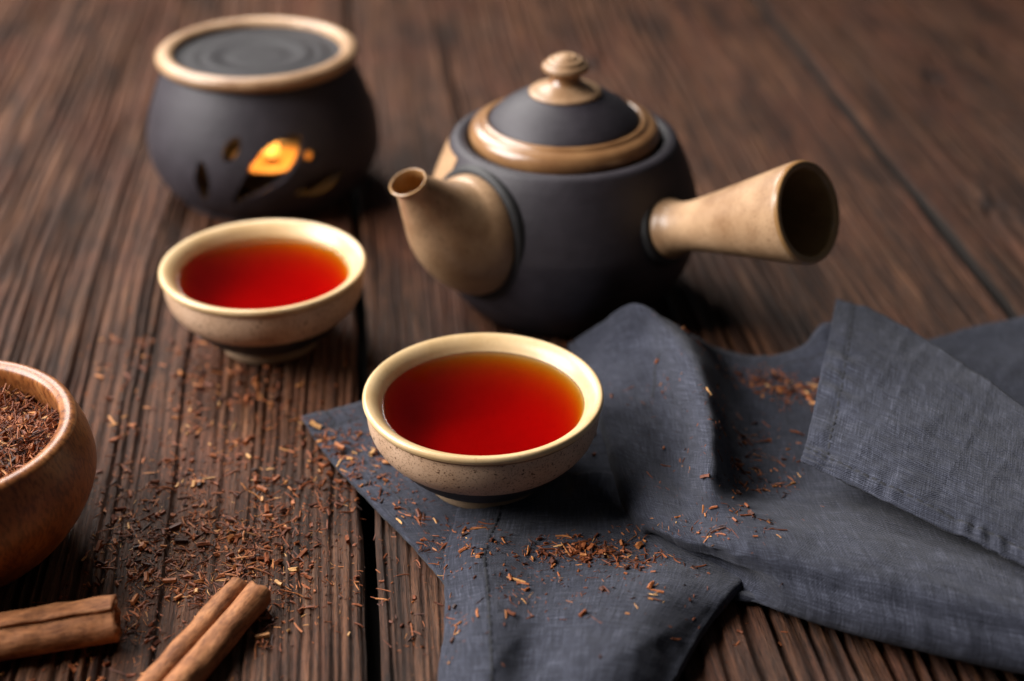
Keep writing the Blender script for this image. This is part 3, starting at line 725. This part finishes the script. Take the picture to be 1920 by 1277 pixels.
def spots(spill, rg):
    out = []
    for x, y, sx, sy, a, n in spill:
        cl = [(rg.gauss(0, sx), rg.gauss(0, sy)) for _ in range(max(3, n // 9))]
        for _ in range(int(n * (2.5 if spill is SPILL_TABLE else 1.5))):
            if rg.random() < .55:
                q = rg.choice(cl); u, v = rg.gauss(q[0], 2.6), rg.gauss(q[1], 2.6)
            else: u, v = rg.gauss(0, sx), rg.gauss(0, sy)
            out.append(((x + u * math.cos(a) - v * math.sin(a)) * MM, (y + u * math.sin(a) + v * math.cos(a)) * MM))
    rg.shuffle(out)
    return out
LBL = {'wooden_table': ('reddish brown dried tea twig lying loose on the wooden planks', 'dried tea twigs scattered on the planks'),
       'napkin': ('reddish brown dried tea twig lying loose on the grey napkin', 'dried tea twigs scattered on the napkin')}
bulkV, bulkF, bulkT = [], [], []
def bulk_add(var, pos, m, s, tone):
    v, f, h = var; b = len(bulkV)
    for p in v: bulkV.append(pos + m @ (Vector(p) * (MM * s)))
    bulkF.extend(tuple(i + b for i in q) for q in f); bulkT.extend([tone] * len(v))
rt_ = random.Random(41)
left = {'wooden_table': 140, 'napkin': 150}
for spill in (SPILL_TABLE, SPILL_NAPKIN):
    for x, y in spots(spill, rt_):
        k = rt_.randrange(len(VAR)); s = rt_.choice((.5, .6, .75, .9, 1.15))
        r = place(x, y, VAR[k][2] * s, rt_)
        if r is None: continue
        p, m, on = r
        if on not in left: continue
        if left[on] > 0 and s > .7 and -.165 < p.y:
            left[on] -= 1
            o = bpy.data.objects.new('tea_twig', VME[k]); COL.objects.link(o)
            o.matrix_world = Matrix.Translation(p) @ (m * s).to_4x4()
            tag(o, LBL[on][0], 'tea twig', LBL[on][1])
        else: bulk_add(VAR[k], p, m, s, min(1, max(0, rt_.gauss(.45, .25))))
# dust-fine crumbs among the twigs
for x, y in spots([(a, b, c * 1.15, d * 1.15, e, int(n * 2.0)) for a, b, c, d, e, n in SPILL_TABLE + SPILL_NAPKIN], rt_):
    k = rt_.randrange(len(VAR)); s = rt_.uniform(.16, .5); r = place(x, y, VAR[k][2] * s, rt_)
    if r: bulk_add(VAR[k], r[0], r[1], s, min(1, max(0, rt_.gauss(.4, .25))))
def bulk_obj(name, V, F, T, label):
    me = mesh_data(name, V, F, M['twig_bulk'], smooth=False)
    a = me.attributes.new('tone', 'FLOAT', 'POINT'); a.data.foreach_set('value', T)
    return tag(obj(name, me), label, 'dried tea', kind='stuff')
bulk_obj('loose_tea_leaves', bulkV, bulkF, bulkT, 'fine dried tea leaves spilt over planks and napkin')

VAR_BOWL = [twig_shape(rnd, i % 12 == 0, True) for i in range(28)]
# heap of tea in the bowl
bulkV, bulkF, bulkT = [], [], []
HV = []; HF = []; nr, na = 22, 72
def heap_z(x, y):
    r = math.hypot(x, y); return 38.5 - (r / 40) ** 2 * 4.5 + 2.6 * noise.noise(Vector((x * .07, y * .07, 3))) + 1.2 * noise.noise(Vector((x * .25, y * .25, 8)))
for i in range(nr + 1):
    for j in range(na):
        a = 2 * math.pi * j / na; r = 40.2 * i / nr; x, y = r * math.cos(a), r * math.sin(a); HV.append((x * MM, y * MM, (heap_z(x, y) - .6) * MM))
for i in range(nr):
    for j in range(na): HF.append((i * na + j, (i + 1) * na + j, (i + 1) * na + (j + 1) % na, i * na + (j + 1) % na))
for v in HV: bulkV.append(Vector(v) + BW); bulkT.append(.12)
bulkF.extend(HF)
rb = random.Random(5)
for _ in range(5200):
    a = rb.uniform(-1.9, 1.9); r = 38.6 * math.sqrt(rb.random()); x, y = r * math.cos(a), r * math.sin(a)
    k = rb.randrange(len(VAR)); s = rb.uniform(.7, 1.35)
    m = Matrix.Rotation(rb.uniform(0, 6.28), 3, 'Z') @ Matrix.Rotation(rb.gauss(0, .38), 3, 'Y') @ Matrix.Rotation(rb.uniform(0, 6.28), 3, 'X')
    bulk_add(VAR_BOWL[k], BW + Vector((x, y, heap_z(x, y) + rb.uniform(-.5, .9))) * MM, m, s, min(1, max(0, rb.gauss(.40, .25))))
bulk_obj('dried_tea_heap', bulkV, bulkF, bulkT, 'heap of dried reddish tea leaves filling the wooden bowl')

# ------------------------------------------------------------------ cinnamon sticks
def cinnamon(p0, p1, r0, label, seed, flat=1.0, lift=0.0, roll=0.0, single=False):
    """a double quill: one sheet of bark rolled in from both edges; local y runs along the stick"""
    a, b = Vector(p0), Vector(p1); L = (b - a).length
    rg = random.Random(seed)
    sec = []
    if single:
        K = 84; turns = 1.9
        for k in range(K + 1):
            ph = R(72) + 2 * math.pi * turns * k / K; r = r0 * (1.06 - .21 * k / K * turns) * (1 + .06 * math.sin(3 * ph + 1))
            sec.append((r * math.cos(ph) * 1.12, r * math.sin(ph) * flat + r0 * flat))
    else:
        half = []; turns = 1.75; K = 40
        for k in range(K + 1):
            ph = -math.pi / 2 + 2 * math.pi * turns * k / K; r = r0 * (1 - .23 * k / K * turns)
            half.append((r0 * .93 + r * math.cos(ph), r * math.sin(ph) * flat + r0 * flat))
        sec = [(-x * .9, y * .94) for x, y in half[::-1]] + [(0, r0 * .10)] + half
    n = 56; V = []; F = []; m = len(sec)
    for i in range(n + 1):
        t = i / n; y = t * L
        for j, (x, z) in enumerate(sec):
            q = Vector((x * .12, y * .045, z * .12 + seed)); side_ = 1 if x > 0 else -1
            w = 1 + .10 * noise.noise(Vector((side_ * 3 * (not single), y * .05, seed))) + .06 * noise.noise(q * 3) + .025 * noise.noise(Vector((j * .35, y * .09, seed)))
            yy = y
            if i == n: yy += 1.3 * noise.noise(Vector((x * .4, z * .4, seed + 2))) - .10 * x
            if i == 0: yy -= .9 * noise.noise(Vector((x * .5, z * .5, seed + 4)))
            bow = .9 * math.sin(t * math.pi) * (1 if seed % 2 else -1)
            V.append(((x * w + bow) * MM, yy * MM, max(z * w, .05) * MM))
    for i in range(n):
        for j in range(m - 1): F.append((i * m + j, i * m + j + 1, (i + 1) * m + j + 1, (i + 1) * m + j))
    o = obj('cinnamon_stick', mesh_data('cinnamon_stick', V, F, M['bark']))
    sm = o.modifiers.new('bark', 'SOLIDIFY'); sm.thickness = .0009; sm.offset = -1
    d = (b - a).normalized()
    o.location = a * MM; o.rotation_euler = (0, roll, math.atan2(-d.x, d.y))
    o.location.z = lift * MM
    tag(o, label, 'cinnamon', 'cinnamon sticks on the planks')
    return o
cinnamon((-114.5, -216, 0), (-80.0, -137.0, 0), 3.9, 'slim cinnamon stick of two tight rolls pointing towards the cups', 3)
cinnamon((-195, -176, 0), (-116, -153.5, 0), 6.1, 'thick cinnamon stick with a blunt cut end beside the wooden bowl', 8, .95, single=True)
